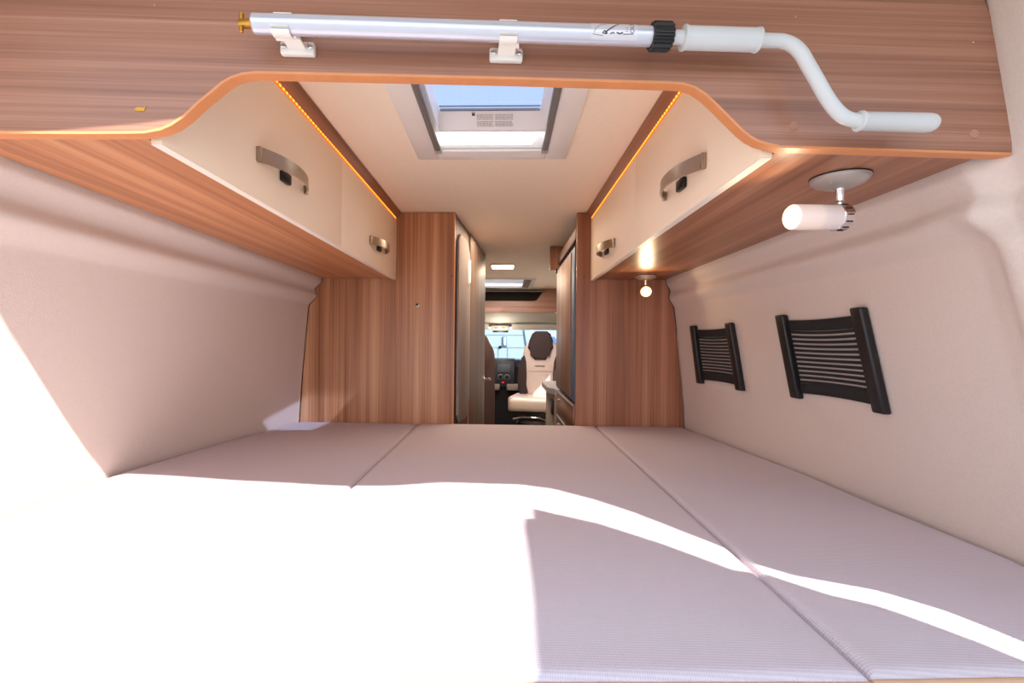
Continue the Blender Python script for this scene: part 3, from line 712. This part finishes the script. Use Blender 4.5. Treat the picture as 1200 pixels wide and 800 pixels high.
seat((.345, 5.27, 0), math.radians(-13), 'swivelled cab seat with dark headrest and wrapped cushion, facing the camera')
seat((-.385, 5.22, 0), math.radians(6), 'second cab seat, mostly hidden behind the low curved partition')

# ------------------------------------------------------------ motorhome parked in front
mh = thing('motorhome', 'white motorhome parked outside beyond the windscreen', 'motorhome', (0, 9.6, -.65))
Y0 = 9.5
bm = NB(); prism(bm, [(-2.6, Y0, -.3), (3.4, Y0, -.3), (3.4, Y0, 1.0), (2.6, Y0, 1.75), (1.4, Y0, 2.3), (-2.6, Y0, 2.3)], (0, 1.9, 0), .05, 3); obj('body', bm, VANW, mh)
bm = NB()
for z_ in (1.385, 1.145): box(bm, -.6, .44, Y0-.006, Y0+.01, z_-.006, z_+.006)
for x_ in (-.12, .06): box(bm, x_-.008, x_+.008, Y0-.006, Y0+.01, .93, 1.14)
obj('panel_seams', bm, VANG, mh)
bm = NB(); box(bm, -.6, .34, Y0-.03, Y0+.01, .895, .945, .006); obj('bumper_strip', bm, VANG, mh)
bm = NB(); box(bm, -.04, .05, Y0-.03, Y0, 1.16, 1.36, .01); hd_ = obj('handle_recess', bm, plain('grey_recess', (110, 124, 134), .5), mh)
bm = NB(); box(bm, -.015, .025, Y0-.05, Y0-.03, 1.19, 1.33, .01); obj('handle', bm, WHT, hd_)
bm = NB(); lathe(bm, (-.085, Y0, 1.15), (0, -1, 0), [(0, .03), (.02, .025)], 16); obj('lock', bm, BLACK, mh)
bm = NB(); prism(bm, [(.37, Y0-.04, 1.50), (.53, Y0-.04, 1.50), (.66, Y0-.04, 1.0), (.46, Y0-.04, .90)], (0, .05, 0), .01); obj('pillar', bm, VANW, mh)
bm = NB(); prism(bm, [(.365, Y0-.02, 1.50), (.375, Y0-.02, 1.50), (.47, Y0-.02, .90), (.455, Y0-.02, .90)], (0, .03, 0)); obj('pillar_gap', bm, VANG, mh)
bm = NB(); prism(bm, [(.545, Y0-.02, 1.36), (.95, Y0-.02, 1.36), (1.15, Y0-.02, 1.1), (.61, Y0-.02, 1.1)], (0, .03, 0), .01); obj('cab_window', bm, VANB, mh)
bm = NB(); box(bm, .52, .75, Y0-.03, Y0, 1.395, 1.435, .005); obj('grille', bm, VANG, mh)
for x_ in (-1.6, 2.4):
    bm = NB(); lathe(bm, (x_, Y0-.02, -.30), (0, 1, 0), [(0, .2), (.0, .34), (.22, .34), (.22, .1)], 32); obj('wheel', bm, BLACK, mh)

# ------------------------------------------------------------ net pockets on the right wall
def net(y0, y1, z0, z1, label):
    t = thing('net_pocket', label, 'net pocket', (xr((y0+y1)/2, z0), (y0+y1)/2, z0), 0, 'black elastic net pockets on the right wall')
    def W(y, z, o): return Vector((xr(y, z)-o, y, z))
    def bar(ya, yb_, za, zb, o0, o1, bev, m, nm, par=t):
        bm = NB(); a = [W(ya, za, o0), W(yb_, za, o0), W(yb_, zb, o0), W(ya, zb, o0)]; b = [W(ya, za, o1), W(yb_, za, o1), W(yb_, zb, o1), W(ya, zb, o1)]
        va = [bm.verts.new(p) for p in a]; vb = [bm.verts.new(p) for p in b]
        bm.faces.new(va); bm.faces.new(vb[::-1])
        for i in range(4): bm.faces.new((va[i], vb[i], vb[(i+1) % 4], va[(i+1) % 4]))
        if bev: bmesh.ops.bevel(bm, geom=list(bm.edges), offset=bev, segments=3, affect='EDGES', profile=.5)
        return obj(nm, bm, m, par)
    bw = .038
    for ya in (y0, y1-bw):
        b = bar(ya, ya+bw, z0, z1, .001, .022, .005, BLACK, 'side_bar')
        for k in range(4):
            zz = z0+(z1-z0)*(.1+.27*k); bm = NB(); lathe(bm, W(ya+bw/2, zz, .0215), (-1, 0, 0), [(0, .0035), (.001, .003)], 12); obj('rivet', bm, DASHB, b)
    h = z1-z0; a, c = y0+bw-.004, y1-bw+.004; ins = .018
    def band(zc_, hw, sag, nm):
        bm = NB(); n = 12
        def P(v, q): 
            y = a+(c-a)*v; z = zc_+sag*4*v*(1-v)+q*hw; return W(y, z, .007)
        rr_ = grid(bm, P, [i/n for i in range(n+1)], [-1, 1]); r2 = bmesh.ops.extrude_face_region(bm, geom=list(bm.faces))
        for v in r2['geom']:
            if isinstance(v, bmesh.types.BMVert): v.co.x += .0035
        return obj(nm, bm, BLACKM, t)
    band(z1-ins-.014, .015, -.004, 'top_band'); band(z0+ins+.014, .015, .004, 'bottom_band')
    n = 12; za, zb = z0+ins+.034, z1-ins-.034
    for i in range(n):
        f = i/(n-1); band(za+(zb-za)*f, .0040, .004*(1-2*f)-.001, 'elastic_strap')
net(1.84, 2.19, 1.070, 1.320, 'smaller looking black net pocket on the right wall, nearer the walnut panel')
net(1.192, 1.555, 1.078, 1.331, 'nearer and larger looking black net pocket on the right wall')

# ------------------------------------------------------------ reading lamps
def reading_lamp(x, y, ax, label, glow_end):
    t = thing('reading_lamp', label, 'lamp', (x, y, CAB), 0, 'reading lamps under the right cabinet')
    bm = NB(); lathe(bm, (x, y, CAB-.0005), (0, 0, -1), [(0, .0475), (.0025, .0475), (.003, .046), (.007, .0455), (.012, .040), (.018, .026), (.021, .010)], 40); b = obj('base', bm, NICKELD, t)
    bm = NB(); lathe(bm, (x, y, CAB), (0, 0, -1), [(0, .0482), (.0026, .0482)], 40); obj('gasket', bm, BLACK, b)
    bm = NB(); lathe(bm, (x-.028, y-.018, CAB-.012), (-.3, -.2, -1), [(0, .004), (.005, .004), (.006, .002)], 12); obj('switch', bm, NICKELD, b)
    bm = NB(); lathe(bm, (x, y, CAB-.02), (0, 0, -1), [(0, .0075), (.004, .0075), (.005, .0068), (.024, .0068), (.026, .0045), (.032, .0045)], 20); obj('stem', bm, CHROME, t)
    A = Vector(ax).normalized(); c = Vector((x, y, CAB-.073))
    bm = NB(); lathe(bm, c-A*.012, A, [(0, .019), (.002, .0235), (.022, .0235), (.023, .0225)], 36)
    cap = obj('lamp_head', bm, CHROME, t)
    bm = NB()
    for k in range(12):
        a = 2*PI*k/12; u = A.cross(Vector((0, 0, 1))).normalized(); v = A.cross(u)
        q = c+(u*math.cos(a)+v*math.sin(a))*.0236; tube(bm, [q-A*.006, q+A*.006], .0014, 6)
    obj('cooling_slots', bm, BLACK, cap)
    bm = NB(); lathe(bm, c+A*.0105, A, [(0, .0222), (.088, .0222), (.0895, .021)], 40); obj('shade', bm, FROST if not glow_end else LAMPE2, t)
    bm = NB(); lathe(bm, c+A*.1002, A, [(0, .0208), (.0012, .0200)], 40); lf = obj('lamp_face', bm, LAMPE, t)
    if glow_end:
        bm = NB()
        u = A.cross(Vector((0, 0, 1))).normalized(); v = A.cross(u)
        for k in range(9):
            a = 2*PI*k/9; q = c+A*.1016+(u*math.cos(a)+v*math.sin(a))*.012; lathe(bm, q, A, [(0, .0022), (.0006, .0022)], 10)
        obj('led_ring', bm, plain('amber_pattern', (190, 140, 90), .5), lf)
    return t, c, A
LAMPE2 = plain('warm_frosted_shade', (240, 220, 190), .3, emis=(255, 190, 110), estr=.9)
t1, c1, A1 = reading_lamp(.605, .918, (-.97, -.22, -.05), 'large looking reading lamp with frosted tube shade, near the crank handle end', False)
t2, c2, A2 = reading_lamp(.628, 2.235, (-.24, -.96, -.09), 'small looking reading lamp lit towards the camera, near the walnut panel', True)

# ------------------------------------------------------------ lights
def area(name, loc, rot, sx, sy, power, col):
    l = D.lights.new(name, 'AREA'); l.shape = 'RECTANGLE'; l.size = sx; l.size_y = sy; l.energy = power; l.color = col
    o = D.objects.new(name, l); COL.objects.link(o); o.location = loc; o.rotation_euler = rot; return o
def point(name, loc, power, col, r=.02):
    l = D.lights.new(name, 'POINT'); l.energy = power; l.color = col; l.shadow_soft_size = r
    o = D.objects.new(name, l); COL.objects.link(o); o.location = loc; return o
sun = D.lights.new('sun', 'SUN'); sun.energy = 7.0; sun.angle = math.radians(.55); sun.color = (1, .95, .90)
so = D.objects.new('sun', sun); COL.objects.link(so)
so.rotation_euler = Vector((-.9, 1, -1.04)).to_track_quat('-Z', 'Y').to_euler(); so.location = (5, -6, 8)
area('ceiling_lamp_light', (-.02, 4.06, ZC-.03), (0, 0, 0), .17, .17, 4, (1, .82, .62))
area('aisle_fill', (.03, 2.75, ZC-.012), (0, 0, 0), .35, .6, 3.4, (1, .80, .60))  # fill added to brighten the interior; no fixture stands here
area('kitchen_fill', (.1, 4.9, 1.84), (0, 0, 0), .5, .9, 8, (1, .88, .74))  # added fill for the kitchen and cab end, no lamp is fitted here
def face_light(name, c, A, power, col):
    o = area(name, c+A*.106, A.to_track_quat('-Z', 'Y').to_euler(), .03, .03, power, col); o.data.shape = 'DISK'
face_light('reading_light_far', c2, A2, .3, (1, .74, .42))
face_light('reading_light_near', c1, A1, .15, (1, .8, .55))
point('cab_fill', (-.05, 5.93, 1.34), 1.3, (1, .92, .82), .04)  # point fill added to lift the cab headliner; console lenses do not glow
w = D.worlds.new('World'); SC.world = w; w.use_nodes = True; nt = w.node_tree
bg = nt.nodes['Background']; tc = nt.nodes.new('ShaderNodeTexCoord'); sx = nt.nodes.new('ShaderNodeSeparateXYZ'); rp = nt.nodes.new('ShaderNodeValToRGB')
nt.links.new(tc.outputs['Generated'], sx.inputs[0]); nt.links.new(sx.outputs[2], rp.inputs[0]); nt.links.new(rp.outputs[0], bg.inputs['Color'])
e = rp.color_ramp.elements; e[0].position = 0; e[0].color = (.95, .95, .95, 1); e[1].position = .9; e[1].color = (.55, .68, .95, 1)
k = e.new(.25); k.color = (.80, .88, 1.0, 1)
bg.inputs['Strength'].default_value = 1.4

# ------------------------------------------------------------ camera
cam = D.cameras.new('camera'); co = D.objects.new('camera', cam); COL.objects.link(co); SC.camera = co
cam.sensor_width = 36; cam.lens = 580/1200*36; cam.shift_x = 28/1200; cam.shift_y = 1/1200; cam.clip_start = .02; cam.clip_end = 200
M = Matrix.Rotation(math.radians(1.9), 4, 'Z') @ Matrix.Rotation(math.radians(90), 4, 'X') @ Matrix.Rotation(math.radians(.5), 4, 'Z')
co.matrix_world = Matrix.Translation((0, 0, 1.24)) @ M
SC.view_settings.view_transform = 'Standard'; SC.view_settings.look = 'None'; SC.view_settings.exposure = .84
SC.cycles.max_bounces = 12; SC.cycles.diffuse_bounces = 8; SC.cycles.sample_clamp_indirect = 6; SC.cycles.transparent_max_bounces = 12
